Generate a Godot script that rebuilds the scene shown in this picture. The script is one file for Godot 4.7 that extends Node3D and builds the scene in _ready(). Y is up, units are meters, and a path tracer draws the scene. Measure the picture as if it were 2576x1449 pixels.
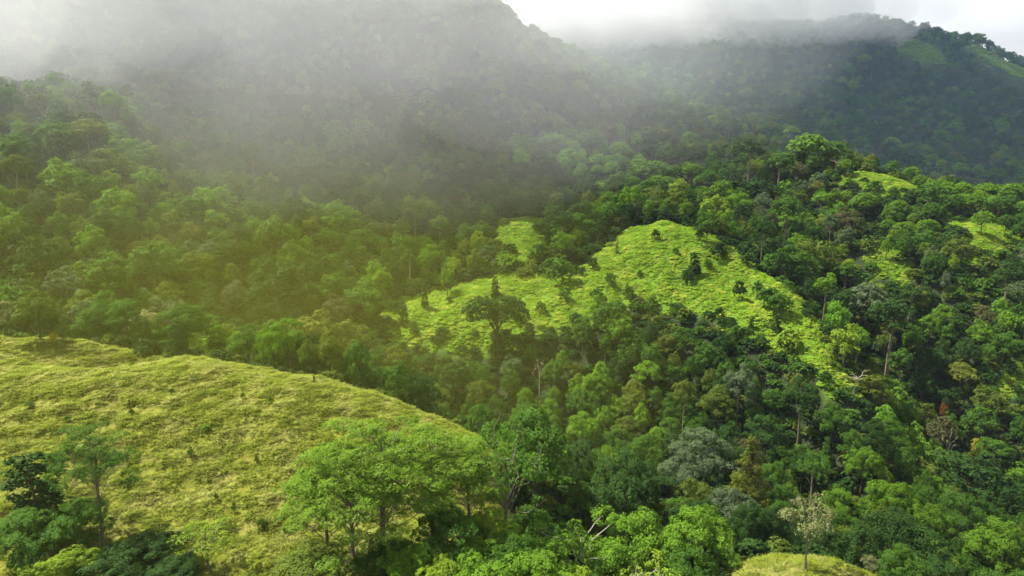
extends Node3D
# A humid green valley seen from a drone: pasture hill, bright fern ridge, rain forest, mountains in cloud.

const CTRL := [
	-110.8,-165,55.3, -133.1,-168,54.8, -156.9,-170,56, -101.6,-162,54, -93.5,-160,53.2, -80.1,-157,53.3, -68.9,-152,52.6, -52.9,-148,51.7,
	-38.7,-145,50.6, -24.7,-140,47.8, -13.1,-134,45.3, -4.6,-128,42.3, 0.2,-125,41.1, 8.4,-119,38.3, -96,-143,55.7, -85.1,-145,54.1,
	-75.8,-146,55.3, -113.8,-146,55.4, -99.4,-151,49.3, -91.6,-153,47.8, -83.2,-153,50.7, -100.9,-128,53.1, -78.6,-130,52.4, -55.6,-132,51.7,
	-35,-130,49.9, -89.9,-112,48, -70.2,-114,47.1, -49.7,-116,46.1, -28.3,-117,45.7, -14.3,-122,45, -80.1,-98,44.5, -63.3,-101,42.8,
	-44.9,-103,41.7, -25.7,-104,39.7, -67.5,-88,40.9, -46.3,-91,38.9, -23.1,-92,38.3, 0.7,-92,38.3, -113.1,-115,50.4, -90.3,-88,40.9,
	-46.7,-70,34.6, -13.6,-70,34.6, 19.5,-70,34.6, 50.6,-74,30.9, -134.4,-190,45, -171.6,-195,51, -106.9,-190,34.8, -82,-198,29.1,
	-54.2,-205,22.6, -34.1,-195,19.3, -20.1,-175,17.9, 1.2,-160,15.1, 15.7,-156,13.7, -161.9,-215,59.2, -130.7,-225,51.3, -97.6,-240,41.9,
	-57.5,-250,37.1, -185.2,-250,76.6, -156.2,-275,75.8, -115.6,-290,63.6, -67.8,-300,55.9, -24.9,-310,53.2, -220.4,-240,70.1, -267.2,-300,113.2,
	-231.5,-320,112.4, -210.6,-345,116.5, -193.9,-360,114.9, -170.7,-360,103.1, -143.6,-345,83.2, -118.2,-350,75.2, -61.4,-370,68.4, -18.8,-370,66.2,
	-244.7,-520,131, -156.9,-470,100.8, -99.6,-450,87.7, -46.3,-430,77.9, -400.3,-560,167.5, -333,-610,187.8, -236.2,-620,182.9, -284.2,-760,275.8,
	-137.5,-640,186.1, -116.8,-745,264.4, -78.7,-725,239.3, -35,-722,219.9, 4.8,-718,201.5, -27.7,-560,128.5, -90.8,-560,128.5, 3.2,-470,95.6,
	-182.9,-880,367.5, -378.3,-900,391.6, -587.7,-850,349.5, -640.8,-700,267.8, -495.1,-500,164, 63.3,-700,165.8, 114.2,-650,131.9, 157.2,-600,106.9,
	182.3,-560,96.1, 51.2,-560,119.3, 27.5,-430,82.7, 3.3,-480,98.5, 74.3,-480,95.9, 83.4,-400,70.3, 54.9,-350,68.3, 129.3,-440,76.2,
	117.6,-500,88.9, 71.9,-300,71.3, 56.3,-300,67.3, 43.9,-275,60.4, 94,-275,60.4, 101.9,-245,53, 104.2,-222,42.5, 103.2,-207,34.8,
	104.6,-195,29.2, 102,-175,19.7, 65,-268,58.3, 54.7,-255,51.1, 80.4,-218,38.1, 90.4,-210,36.5, 32.8,-262,52.9, 17.9,-270,53.1,
	-14.3,-275,48.9, -36.3,-268,44.6, -47.5,-250,39.9, -27.4,-243,40.1, 1.8,-252,44.1, 8.7,-232,37.1, 29.9,-235,40.6, -1.5,-312,69.8,
	10.9,-300,63.9, 28.4,-300,57.9, 80.9,-340,66.8, 59.9,-332,69.4, 54,-277,62.4, 66,-258,55.2, 74.7,-240,48.3, 83.6,-228,45.3,
	76.5,-261,54.9, 84,-243,46.9, 88.2,-222,39.4, 42.4,-264,52.7, -21,-256,45.4, -4.4,-262,48.9, 60.3,-246,45.4, -11.5,-215,18.9,
	21.1,-215,23, 55,-222,29.8, 36.3,-190,14.4, 58.9,-188,15.2, 81.2,-186,13.5, 60.2,-158,10.6, 39.8,-155,12, 18.6,-140,14.3,
	-32,-222,20.8, 126.6,-262,33.4, 122.2,-292,44.3, 132.7,-242,20.4, 143.9,-235,14.9, 124.8,-212,6.4, 149.7,-220,5.4, 179.5,-232,22.5,
	160.3,-300,60.4, 162.5,-283,50.9, 197.3,-335,55.6, 203.8,-412,90.8, 220.3,-407,88, 233.2,-400,82.9, 253.3,-395,71.1, 289.4,-390,72.9,
	324.4,-385,72.7, 222.3,-322,63.2, 189.8,-278,46.7, 219.3,-288,40.3, 171.8,-365,61.1, 171.6,-420,76.7, 163.7,-440,86.6, 191.4,-435,91,
	207.1,-425,87.7, 112.6,-345,58.6, 129.1,-335,55.6, 196.1,-300,49.1, 113.5,-180,0.4, 139.7,-185,-1.9, 83.5,-165,7.4, 61,-135,7.6,
	89.9,-140,4.7, 109.1,-142,3.6, 87.7,-112,8.8, 139.1,-150,0.1, 205.8,-230,1.8, 259.9,-300,32.5, 32.7,-99,33.6, 39.5,-104,33.7,
	47.6,-104,33.1, 54.3,-104,32.8, 59.4,-101,32.9, 42.6,-92,34.9, 7.5,-104,19.8, 17.2,-102,15.9, 26.6,-100,20.9, 72,-108,11.5,
	293.2,-500,49.2, 373.6,-500,46.3, 228.4,-520,62.6, 423.6,-500,49.2, 409.3,-640,64.5, 334.9,-640,71.8, 271.3,-670,101.2, 239.2,-690,116.9,
	501.3,-640,64.5, 582.8,-850,128.7, 428.2,-830,127.7, 344.6,-860,152.8, 208.2,-800,143.7, 704.6,-850,119.4, 658,-970,191.5, 495.1,-970,187.5,
	328.5,-960,191.6, 223,-970,203.1, 127.3,-1080,233.7, 626.6,-1010,219, 635.6,-1150,298.6, 675.5,-1150,282.9, 727.8,-1130,272.7, 760.4,-1100,245.3,
	776.1,-1080,224.4, 862.9,-1050,177.2, 943.3,-1000,123.7, 523.4,-1170,301.4, 397.8,-1180,303.3, 267.8,-1180,303.3, 138.2,-1180,287.9, 40.8,-1190,286.5,
	-150,-1100,190, -400,-1300,200, 100,-1500,200, 500,-1500,180, 900,-1500,120, 1200,-1200,90, -700,-1300,230, 1300,-800,60,
	-900,-900,200, -700,-500,150, -400,-250,70, -300,-60,25, 250,-60,10, 450,-250,30, 700,-450,60, 0,0,25,
	-900,-200,150, 900,-100,80,
]
const GRASS := {
	"pasture": [Vector2(-170,-178), Vector2(-133,-172), Vector2(-114,-170), Vector2(-96,-165), Vector2(-83,-162), Vector2(-71,-157), Vector2(-55,-153), Vector2(-40,-150), Vector2(-26,-145), Vector2(-14,-139), Vector2(-5,-133), Vector2(0,-129), Vector2(1,-120), Vector2(-1,-112), Vector2(-5,-90), Vector2(-10,-79), Vector2(-82,-79)],
	"ridge": [Vector2(71,-304), Vector2(84,-292), Vector2(95,-279), Vector2(104,-249), Vector2(106,-226), Vector2(105,-211), Vector2(107,-199), Vector2(97,-193), Vector2(92,-201), Vector2(88,-212), Vector2(84,-218), Vector2(76,-225), Vector2(69,-235), Vector2(59,-242), Vector2(46,-245), Vector2(27,-233), Vector2(4,-232), Vector2(-15,-232), Vector2(-34,-235), Vector2(-44,-240), Vector2(-51,-252), Vector2(-37,-275), Vector2(-15,-279), Vector2(13,-274), Vector2(26,-271), Vector2(35,-284), Vector2(48,-305), Vector2(60,-308)],
	"patch1": [Vector2(-7,-364), Vector2(16,-326), Vector2(17,-285), Vector2(0,-279), Vector2(-8,-301)],
	"patch2": [Vector2(203,-416), Vector2(222,-411), Vector2(236,-404), Vector2(243,-398), Vector2(214,-374), Vector2(205,-380), Vector2(197,-392), Vector2(191,-409)],
	"patch3": [Vector2(175,-350), Vector2(186,-353), Vector2(170,-289), Vector2(168,-277), Vector2(159,-278), Vector2(153,-292)],
	"patch4": [Vector2(219,-348), Vector2(239,-350), Vector2(257,-347), Vector2(248,-329), Vector2(221,-307), Vector2(207,-307), Vector2(212,-324)],
	"patch5": [Vector2(217,-302), Vector2(184,-269), Vector2(173,-267), Vector2(201,-298)],
	"patch6": [Vector2(182,-242), Vector2(205,-259), Vector2(198,-239), Vector2(174,-224), Vector2(169,-229)],
	"patch7": [Vector2(577,-1076), Vector2(609,-1087), Vector2(622,-1054), Vector2(632,-1035), Vector2(614,-1017), Vector2(587,-1032)],
	"patch8": [Vector2(698,-1103), Vector2(751,-1085), Vector2(777,-1080), Vector2(762,-1021), Vector2(707,-1009), Vector2(686,-1042)],
	"mound": [Vector2(33,-101), Vector2(41,-107), Vector2(49,-107), Vector2(56,-107), Vector2(62,-104), Vector2(48,-84), Vector2(30,-89)],
}
const PLANTS := [
	49.0,-166.0,"dome","greygreen",18.8,8.3, 72.0,-182.4,"dome","dark",16.2,6.6, 57.1,-152.2,"spire","yellowolive",24.5,5.6, 81.2,-156.8,"dome","bright",13.1,4.6,
	91.9,-166.7,"dome","bright",13.2,4.6, 96.1,-164.2,"dome","lime",9.7,2.4, 162.0,-220.6,"dome","olive",13.8,5.1, 155.9,-214.8,"dome","mid",14.4,5.4,
	129.9,-216.5,"dome","mid",14.0,5.2, 141.2,-221.6,"dome","olive",11.6,3.6, 142.6,-213.2,"dome","brown",15.1,5.9, 149.2,-223.7,"dome","russet",8.3,1.5,
	152.0,-209.6,"dome","yellow",8.5,1.6, 153.3,-203.1,"layer","mid",12.4,4.9, 131.8,-183.3,"dome","dark",20.2,9.2, 135.1,-172.7,"dome","dark",15.0,5.8,
	107.6,-150.9,"dome","mid",16.0,6.5, 97.7,-146.7,"dome","bright",14.5,5.5, 89.3,-149.5,"dome","olive",13.4,4.7, 91.4,-152.7,"dome","bright",16.6,6.8,
	90.6,-130.8,"dome","lime",14.4,5.4, 108.1,-136.3,"dome","bright",18.0,7.8, 96.8,-142.0,"dome","mid",10.5,2.9, 42.2,-147.2,"dome","olive",14.4,5.4,
	36.0,-115.9,"dome","bright",12.1,3.9, 65.7,-151.8,"dome","mid",14.0,5.1, 80.7,-179.1,"dome","bright",10.0,2.6, 85.6,-174.0,"spire","mid",13.0,2.9,
	82.7,-185.6,"tall","dark",22.2,5.1, 67.7,-194.3,"tall","greygreen",21.8,4.9, 62.2,-204.3,"dome","olive",11.1,3.3, 50.5,-190.6,"tall","olive",19.6,3.5,
	61.6,-194.0,"dome","olive",14.2,5.3, 72.9,-197.4,"dome","greygreen",10.0,2.6, 129.9,-224.4,"layer","bright",12.9,5.3, -5.5,-90.3,"dome","lime",10.0,2.6,
	8.8,-109.8,"layer","mid",11.1,3.8, 16.9,-172.8,"dome","bright",13.1,4.6, 23.3,-188.1,"dome","mid",12.4,4.1, 17.3,-192.3,"spire","bright",11.0,2.4,
	11.9,-183.6,"dome","mid",9.8,2.5, -1.0,-119.9,"dome","bright",9.5,2.2, 29.7,-181.6,"dome","mid",12.8,4.4, 37.7,-177.7,"dome","mid",11.5,3.5,
	27.0,-166.0,"dome","lime",11.7,3.7, 3.6,-199.4,"dome","mid",12.7,4.4, -24.8,-200.4,"dome","olive",15.5,6.1, 22.3,-199.6,"dome","mid",14.4,5.4,
	-151.0,-215.7,"dome","dark",18.2,7.9, -145.1,-234.1,"dome","bright",15.4,6.1, -143.8,-251.6,"dome","mid",15.3,6.0, -149.2,-259.6,"dome","bright",18.5,8.0,
	-123.5,-234.2,"dome","mid",20.4,9.3, -114.6,-245.0,"dome","olive",15.5,6.1, -85.6,-248.2,"dome","dark",22.9,10.9, -67.7,-256.9,"dome","mid",16.5,6.8,
	-133.2,-282.1,"dome","mid",17.3,7.3, -97.7,-307.5,"dome","dark",20.8,9.5, -98.0,-282.6,"dome","mid",19.7,8.8, -149.7,-208.2,"dome","bright",10.4,2.8,
	-131.7,-205.6,"layer","olive",14.2,6.6, -140.6,-210.6,"dome","greygreen",16.3,6.7, -115.2,-206.3,"dome","pale",16.9,7.0, -99.4,-239.8,"dome","greygreen",13.8,5.1,
	-68.6,-226.1,"dome","yellowolive",20.2,9.2, -58.6,-219.2,"dome","olive",14.7,5.6, -193.6,-297.3,"dome","mid",20.0,9.0, -204.8,-346.0,"dome","greygreen",19.9,8.9,
	-174.5,-267.8,"dome","bright",18.7,8.2, -169.6,-293.2,"dome","olive",19.0,8.4, -164.2,-309.2,"dome","mid",18.2,7.9, -162.2,-266.3,"dome","mid",17.9,7.7,
	-154.0,-291.7,"dome","bright",17.6,7.5, -195.4,-270.3,"dome","brown",13.7,5.0, -201.1,-283.5,"dome","mid",18.5,8.1, -164.3,-487.6,"dome","mid",23.5,11.3,
	-147.9,-465.6,"dome","greygreen",21.4,9.9, -132.7,-355.8,"tall","dark",25.6,7.2, -132.0,-327.0,"dome","olive",16.4,6.7, -25.4,-263.8,"dome","bright",12.4,4.1,
	32.8,-229.7,"dome","mid",16.6,6.9, 36.0,-224.5,"dome","bright",15.6,6.2, 24.2,-226.5,"dome","mid",13.5,4.8, -46.3,-325.7,"tall","olive",24.6,6.6,
	-42.4,-280.3,"tall","mid",21.9,4.9, 125.5,-283.6,"dome","olive",24.4,11.8, 113.4,-299.9,"spire","dark",19.4,4.4, 129.1,-321.0,"tall","mid",26.2,7.6,
	79.9,-278.5,"dome","mid",14.0,5.2, 140.3,-263.7,"layer","greygreen",17.7,9.7, 138.7,-242.4,"tall","dark",29.7,9.8, 104.0,-206.3,"dome","lime",14.6,5.5,
	160.2,-262.8,"dome","yellowolive",12.4,4.1, 193.5,-294.2,"dome","olive",16.4,6.7, 160.7,-290.7,"dome","bright",10.2,2.7, 167.2,-288.4,"dome","mid",12.9,4.5,
	178.9,-251.7,"dome","brown",12.2,4.0, 186.4,-249.7,"umbrella","bright",13.0,6.1, 176.4,-236.5,"dome","mid",13.8,5.1, 194.9,-264.1,"tall","dark",22.9,5.5,
	158.3,-230.6,"layer","yellowolive",12.5,5.0, 136.4,-230.4,"tall","mid",20.7,4.2, 188.0,-366.2,"umbrella","bright",14.8,7.5, 201.3,-356.9,"umbrella","bright",12.1,5.5,
	209.9,-341.9,"umbrella","mid",14.2,7.0, 222.1,-322.0,"umbrella","bright",11.5,5.0, 235.9,-326.1,"umbrella","mid",10.7,4.4, 184.7,-434.7,"umbrella","bright",22.2,13.3,
	321.4,-677.7,"umbrella","mid",14.8,7.6, 196.4,-408.2,"umbrella","bright",10.9,4.6, 149.1,-435.6,"tall","dark",29.9,10.0, 162.4,-421.6,"tall","mid",25.6,7.2,
	218.1,-357.2,"dome","mid",17.3,7.3, 242.8,-371.4,"umbrella","bright",13.4,6.4, 272.6,-396.5,"umbrella","bright",13.9,6.9, 278.6,-384.1,"umbrella","bright",13.6,6.7,
	235.4,-350.2,"umbrella","bright",12.9,6.1, 248.2,-349.3,"umbrella","mid",13.4,6.5, 224.2,-348.2,"umbrella","mid",12.3,5.6, 73.9,-476.8,"umbrella","bright",17.4,9.5,
	55.5,-483.1,"umbrella","mid",17.5,9.6, 83.0,-450.2,"umbrella","bright",15.7,8.2, 90.0,-426.7,"umbrella","bright",14.6,7.4, 68.3,-437.9,"umbrella","mid",14.8,7.5,
	46.6,-98.0,"open","pale",12.5,4.7, 59.1,-101.0,"open","pale",4.1,2.1, -125.6,-164.0,"dome","pale",9.7,3.7, -115.6,-162.0,"dome","olive",11.7,5.0,
	-62.1,-94.4,"feather","mid",20.7,6.6, -5.2,-228.1,"banyan","dark",23.0,9.3, 102.9,-196.0,"bare","pale",7.5,5.4, 147.1,-237.5,"bare","pale",10.6,2.2,
	-107.9,-157.0,"bare","pale",3.3,1.0, -110.4,-158.9,"shrub","yellow",3.6,1.1, 195.0,-418.0,"bare","pale",10.0,4.3, 214.3,-351.9,"bare","pale",10.6,3.7,
	-45.1,-91.8,"open","lime",7.7,5.2, -40.1,-244.9,"column","dark",9.5,1.8, -33.1,-251.9,"column","dark",9.1,1.7, -6.4,-256.3,"column","dark",7.9,2.0,
	15.6,-296.3,"column","dark",10.5,1.7, 59.6,-282.8,"shrub","dark",4.8,1.7, 11.8,-278.8,"shrub","mid",10.6,4.4, 19.3,-261.1,"shrub","mid",11.3,5.6,
	32.2,-268.7,"shrub","dark",5.6,2.4, 27.9,-266.5,"shrub","dark",4.3,1.7, 27.3,-302.1,"dome","mid",15.8,8.1, -1.0,-277.9,"shrub","bright",7.5,4.4,
	37.5,-257.1,"shrub","mid",5.4,2.3, 43.3,-279.6,"column","pale",5.8,1.0, 69.9,-259.2,"column","dark",8.8,3.1, 66.6,-254.6,"shrub","dark",6.3,2.7,
	81.9,-269.4,"shrub","dark",7.9,3.6, 93.5,-265.9,"shrub","dark",6.5,3.1, 77.7,-281.4,"shrub","dark",5.1,1.6, 82.2,-242.2,"shrub","dark",7.8,2.6,
	72.4,-232.9,"shrub","dark",4.6,1.9, 81.2,-225.0,"column","dark",4.2,0.9, 89.9,-234.9,"shrub","mid",8.7,4.2, 92.0,-228.9,"dome","mid",8.8,4.1,
	89.0,-223.3,"column","dark",6.4,1.7, 75.4,-223.0,"shrub","mid",5.0,2.0, 76.2,-262.6,"shrub","mid",4.2,1.7, 89.6,-244.6,"shrub","mid",6.0,2.2,
	90.0,-214.0,"shrub","lime",8.1,4.1, 43.7,-251.7,"shrub","mid",4.7,2.2, 10.5,-243.6,"shrub","mid",5.1,2.2, -15.8,-245.1,"shrub","mid",4.0,1.3,
	19.5,-248.4,"shrub","mid",5.2,2.5, 31.5,-249.7,"shrub","mid",4.6,2.5, 50.0,-263.0,"shrub","mid",3.2,1.2, 65.9,-272.5,"shrub","mid",3.0,1.3,
	-24.0,-255.2,"shrub","mid",3.5,1.5, 3.2,-239.1,"shrub","mid",3.9,1.9, 51.7,-246.5,"shrub","mid",4.6,2.6, 39.3,-242.0,"shrub","olive",4.5,2.6,
	61.3,-237.1,"shrub","olive",5.3,3.1, -73.8,-125.3,"shrub","mid",1.3,0.5, -54.9,-132.3,"shrub","mid",1.5,0.5, -46.2,-115.2,"shrub","mid",1.8,0.5,
	-84.0,-121.9,"shrub","mid",1.2,0.7, -45.9,-103.7,"shrub","mid",1.9,0.5, -49.5,-105.5,"shrub","mid",1.7,0.5, -57.8,-121.7,"shrub","bright",1.4,1.0,
	-69.1,-131.8,"shrub","mid",1.2,0.6, -48.8,-131.0,"shrub","mid",1.2,0.5, -42.5,-140.1,"column","mid",2.0,0.3, -93.0,-125.0,"shrub","mid",1.4,1.0,
	-40.4,-101.0,"shrub","mid",1.7,0.8, -36.5,-100.7,"shrub","bright",1.6,0.6, -58.0,-115.2,"shrub","mid",2.2,0.7, 56.9,-103.0,"shrub","mid",1.2,0.5,
	53.3,-104.0,"shrub","bright",1.1,0.5, 723.4,-1112.8,"dome","dark",9.0,3.1, 741.8,-1086.5,"dome","dark",6.3,2.4, 698.4,-1103.0,"dome","dark",6.4,2.4,
	658.6,-1109.8,"dome","dark",10.2,6.8, -57.7,-739.0,"dome","dark",14.4,4.5, -46.6,-734.3,"dome","dark",16.0,4.5, -22.3,-86.0,"feather","fern",24.0,8.5,
	-18.9,-90.0,"feather","fern",26.0,10.0, -12.1,-94.0,"feather","fern",23.0,9.5, -0.9,-97.0,"open","mid",24.0,8.0, 10.8,-99.0,"openv","bright",25.0,8.0,
	22.1,-92.0,"open","lime",15.0,8.0, 21.0,-88.0,"bare","pale",13.5,6.5, -72.4,-96.0,"column","dark",13.0,4.5, -69.6,-88.0,"dome","mid",9.0,6.0,
	-61.6,-84.0,"dome","lime",8.0,4.5, -63.8,-92.0,"dome","mid",9.0,5.0, -54.0,-87.0,"dome","dark",8.0,7.0, -47.9,-86.0,"dome","dark",6.5,5.0,
	-35.1,-84.0,"dome","mid",5.5,5.0, -27.0,-86.0,"dome","olive",9.0,6.5, -12.9,-84.0,"dome","bright",10.0,5.5, -17.0,-86.0,"dome","mid",9.0,5.5,
	-8.9,-88.0,"dome","mid",12.0,5.5, -30.4,-83.0,"dome","dark",6.0,4.0, 17.5,-102.0,"dome","bright",20.0,8.0, 22.5,-108.0,"dome","bright",20.0,7.0,
	2.8,-104.0,"dome","mid",15.0,7.0, 5.8,-94.0,"dome","bright",12.0,6.0, 13.0,-92.0,"dome","mid",14.0,6.0, 16.8,-90.0,"dome","bright",10.0,5.0,
	-6.8,-100.0,"feather","fern",20.0,8.0, -28.3,-95.0,"feather","fern",19.0,7.0, -3.4,-92.0,"dome","lime",10.0,5.0, -19.0,-82.0,"dome","olive",8.0,4.5,
	-5.8,-84.0,"dome","bright",9.0,5.0, 0.1,-86.0,"dome","mid",10.0,5.0, 8.4,-86.0,"dome","bright",9.0,5.0, 26.9,-96.0,"dome","mid",14.0,6.0,
	-20.9,-79.0,"dome","lime",9.0,4.5, -14.6,-78.0,"dome","bright",11.0,5.0, -9.1,-79.0,"dome","lime",11.0,4.5, -3.5,-79.0,"dome","bright",11.0,5.0,
	2.8,-82.0,"dome","bright",11.0,5.0, 10.2,-82.0,"dome","lime",11.0,4.5, 30.9,-104.0,"dome","bright",15.0,6.0,
]
const PLACES := [
	-200,-342,"on the misty left spur crest",
	-188,-282,"on the upper left slope",
	-160,-292,"below the misty left spur",
	-138,-331,"on the dim slope left of centre",
	-155,-226,"on the far left slope",
	-132,-234,"on the slope above the pasture",
	-107,-249,"in the shaded left hollow",
	-86,-278,"in the dark hollow left of the ridge",
	-85,-135,"just behind the pasture rim",
	-61,-133,"behind the middle of the pasture rim",
	-37,-131,"in the hazy gully behind the pasture",
	-54,-272,"left of the lower grass band",
	-17,-120,"in the gully under the grass band",
	-3,-115,"behind the right end of the pasture",
	-26,-324,"above the lower grass band",
	24,-291,"beside the small upper grass patch",
	50,-412,"on the hazy slope above the ridge",
	2,-217,"below the lower grass band",
	36,-221,"in the grove under the ridge crest",
	55,-212,"on the ridge's wooded lower face",
	24,-186,"in the gully below the ridge",
	58,-184,"at the foot of the ridge",
	36,-158,"in the centre valley bottom",
	69,-166,"in the dark valley below the ridge end",
	85,-270,"right behind the ridge peak",
	156,-403,"under the bright umbrella trees",
	189,-428,"on the far grassy knoll",
	125,-288,"in the valley right of the ridge",
	154,-297,"below the far grassy knoll",
	224,-333,"on the right-hand crest",
	176,-284,"among the right-hand grass strips",
	187,-260,"on the right edge slope",
	138,-252,"in the gorge right of the ridge",
	156,-238,"on the lower right-hand slope",
	117,-198,"right of the ridge's lower end",
	150,-210,"in the right-hand valley",
	91,-160,"in the valley above the mound",
	124,-175,"on the dark lower right bank",
	49,-90,"just behind the lower right mound",
	96,-132,"in the bottom right corner",
	34,-95,"left of the lower right mound",
	15,-110,"in the bottom centre thicket",
	-12,-80,"in the thicket at the pasture's right",
	-55,-79,"in the bottom left thicket",
	-39,-88,"along the bottom of the pasture",
	-68,-125,"on the open pasture",
	64,-262,"on the bright ridge",
	-13,-252,"on the lower grass band",
]

const TONES := {   # base colours of the foliage, linear
	"dark": [0.029, 0.066, 0.014], "mid": [0.053, 0.118, 0.015], "bright": [0.098, 0.195, 0.016], "lime": [0.150, 0.230, 0.020],
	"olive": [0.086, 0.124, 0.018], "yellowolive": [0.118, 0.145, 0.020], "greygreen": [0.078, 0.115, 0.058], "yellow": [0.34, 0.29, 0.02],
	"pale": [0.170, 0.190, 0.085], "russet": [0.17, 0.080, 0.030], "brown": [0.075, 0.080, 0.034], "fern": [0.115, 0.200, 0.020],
}
const SAY := {
	"dark": "dark green", "mid": "mid green", "bright": "bright green", "lime": "lime green", "olive": "olive green", "yellowolive": "yellowish olive",
	"greygreen": "grey green", "yellow": "yellow", "pale": "pale green", "russet": "russet", "brown": "brownish green", "fern": "fresh green",
}
const KIND := {
	"dome": ["broadleaf_tree", "round-crowned tree", "tree"], "umbrella": ["umbrella_tree", "umbrella-crowned tree", "tree"], "layer": ["layered_tree", "flat layered tree", "tree"],
	"tall": ["emergent_tree", "tall pale-trunked tree", "tree"], "spire": ["conical_tree", "narrow conical tree", "tree"], "feather": ["feathery_tree", "feathery open tree", "tree"],
	"column": ["vine_column", "vine-covered column", "vine"], "shrub": ["shrub", "bush", "shrub"], "open": ["open_crowned_tree", "open-crowned tree", "tree"],
	"openv": ["slender_tree", "slender fork-limbed tree", "tree"], "bare": ["bare_tree", "bare-branched tree", "tree"], "banyan": ["giant_fig_tree", "massive twin-crowned fig tree", "tree"],
}
const ORDINAL := ["leftmost", "second from left", "third from left", "fourth from left", "fifth from left", "sixth from left", "seventh from left", "eighth from left", "ninth from left", "tenth from left",
	"eleventh from left", "twelfth from left", "thirteenth from left", "fourteenth from left", "fifteenth from left", "sixteenth from left", "seventeenth from left", "eighteenth from left", "nineteenth from left", "twentieth from left"]

var rng := RandomNumberGenerator.new()
var soft := FastNoiseLite.new()
var fine := FastNoiseLite.new()
var near_grid := {}
var far_grid := {}
var weights := PackedFloat64Array()
var lib := {}
var leaf_mats := {}
var bark_mats := {}
var stuff_leaf: StandardMaterial3D
var names := {}
var fields := []
const EYE := Vector3(0, 100, 0)

func _ready() -> void:
	rng.seed = 7
	# ---- camera
	var cam := Camera3D.new()
	cam.name = "camera"
	cam.position = EYE
	cam.rotation_degrees = Vector3(-11, 0, 0)
	cam.fov = 45.73
	cam.near = 1.0
	cam.far = 4000.0
	cam.current = true
	add_child(cam)
	# ---- sky, haze, exposure
	var env := Environment.new()
	env.background_mode = Environment.BG_SKY
	env.tonemap_mode = Environment.TONE_MAPPER_LINEAR
	env.tonemap_exposure = 3.5
	env.sdfgi_enabled = true
	env.ssao_enabled = true
	env.ssil_enabled = true
	env.fog_enabled = true
	env.fog_density = 0.00004
	env.fog_light_color = Color(0.84, 0.91, 1.0)
	env.volumetric_fog_enabled = true
	env.volumetric_fog_density = 0.0
	var sky := Sky.new()
	var pan := PanoramaSkyMaterial.new()
	pan.panorama = overcast()
	sky.sky_material = pan
	env.sky = sky
	var we := WorldEnvironment.new()
	we.name = "world"
	we.environment = env
	add_child(we)
	# ---- sun, high and in front of the camera, through thin cloud
	var sun := DirectionalLight3D.new()
	sun.name = "sun"
	sun.light_energy = 1.6
	sun.light_color = Color(1.0, 0.97, 0.90)
	sun.light_angular_distance = 0.8
	sun.shadow_enabled = true
	var from := Vector3(-0.50, 0.84, -0.16).normalized()
	sun.look_at_from_position(from * 100.0, Vector3.ZERO, Vector3(0, 0, 1))
	add_child(sun)
	# ---- land
	soft.seed = 3
	soft.noise_type = FastNoiseLite.TYPE_SIMPLEX_SMOOTH
	soft.frequency = 1.0
	soft.fractal_type = FastNoiseLite.FRACTAL_NONE
	fine.seed = 11
	fine.noise_type = FastNoiseLite.TYPE_SIMPLEX_SMOOTH
	fine.frequency = 1.0
	fine.fractal_octaves = 4
	solve_land()
	for k in GRASS:
		var poly := PackedVector2Array(GRASS[k])
		var box := Rect2(poly[0], Vector2.ZERO)
		for p in poly:
			box = box.expand(p)
		fields.append([k, poly, box.grow(6.0)])
	build_land()
	# ---- air
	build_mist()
	# ---- plants
	materials()
	build_library()
	build_grass()
	build_plants()

# ------------------------------------------------------------------ sky
func overcast() -> ImageTexture:
	var n := FastNoiseLite.new()
	n.seed = 5
	n.frequency = 1.0
	n.fractal_octaves = 5
	var im := Image.create(1024, 512, false, Image.FORMAT_RGBF)
	for j in 512:
		var el := PI * (0.5 - (j + 0.5) / 512.0)
		for i in 1024:
			var az := TAU * (i + 0.5) / 1024.0
			var d := Vector3(cos(el) * cos(az), sin(el), cos(el) * sin(az))
			var v := n.get_noise_3d(d.x * 2.2, d.y * 5.0, d.z * 2.2) * 0.5 + 0.5
			var l := lerpf(0.22, 0.36, smoothstep(0.25, 0.7, v))
			im.set_pixel(i, j, Color(l * 0.97, l * 0.985, l))
	return ImageTexture.create_from_image(im)

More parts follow.
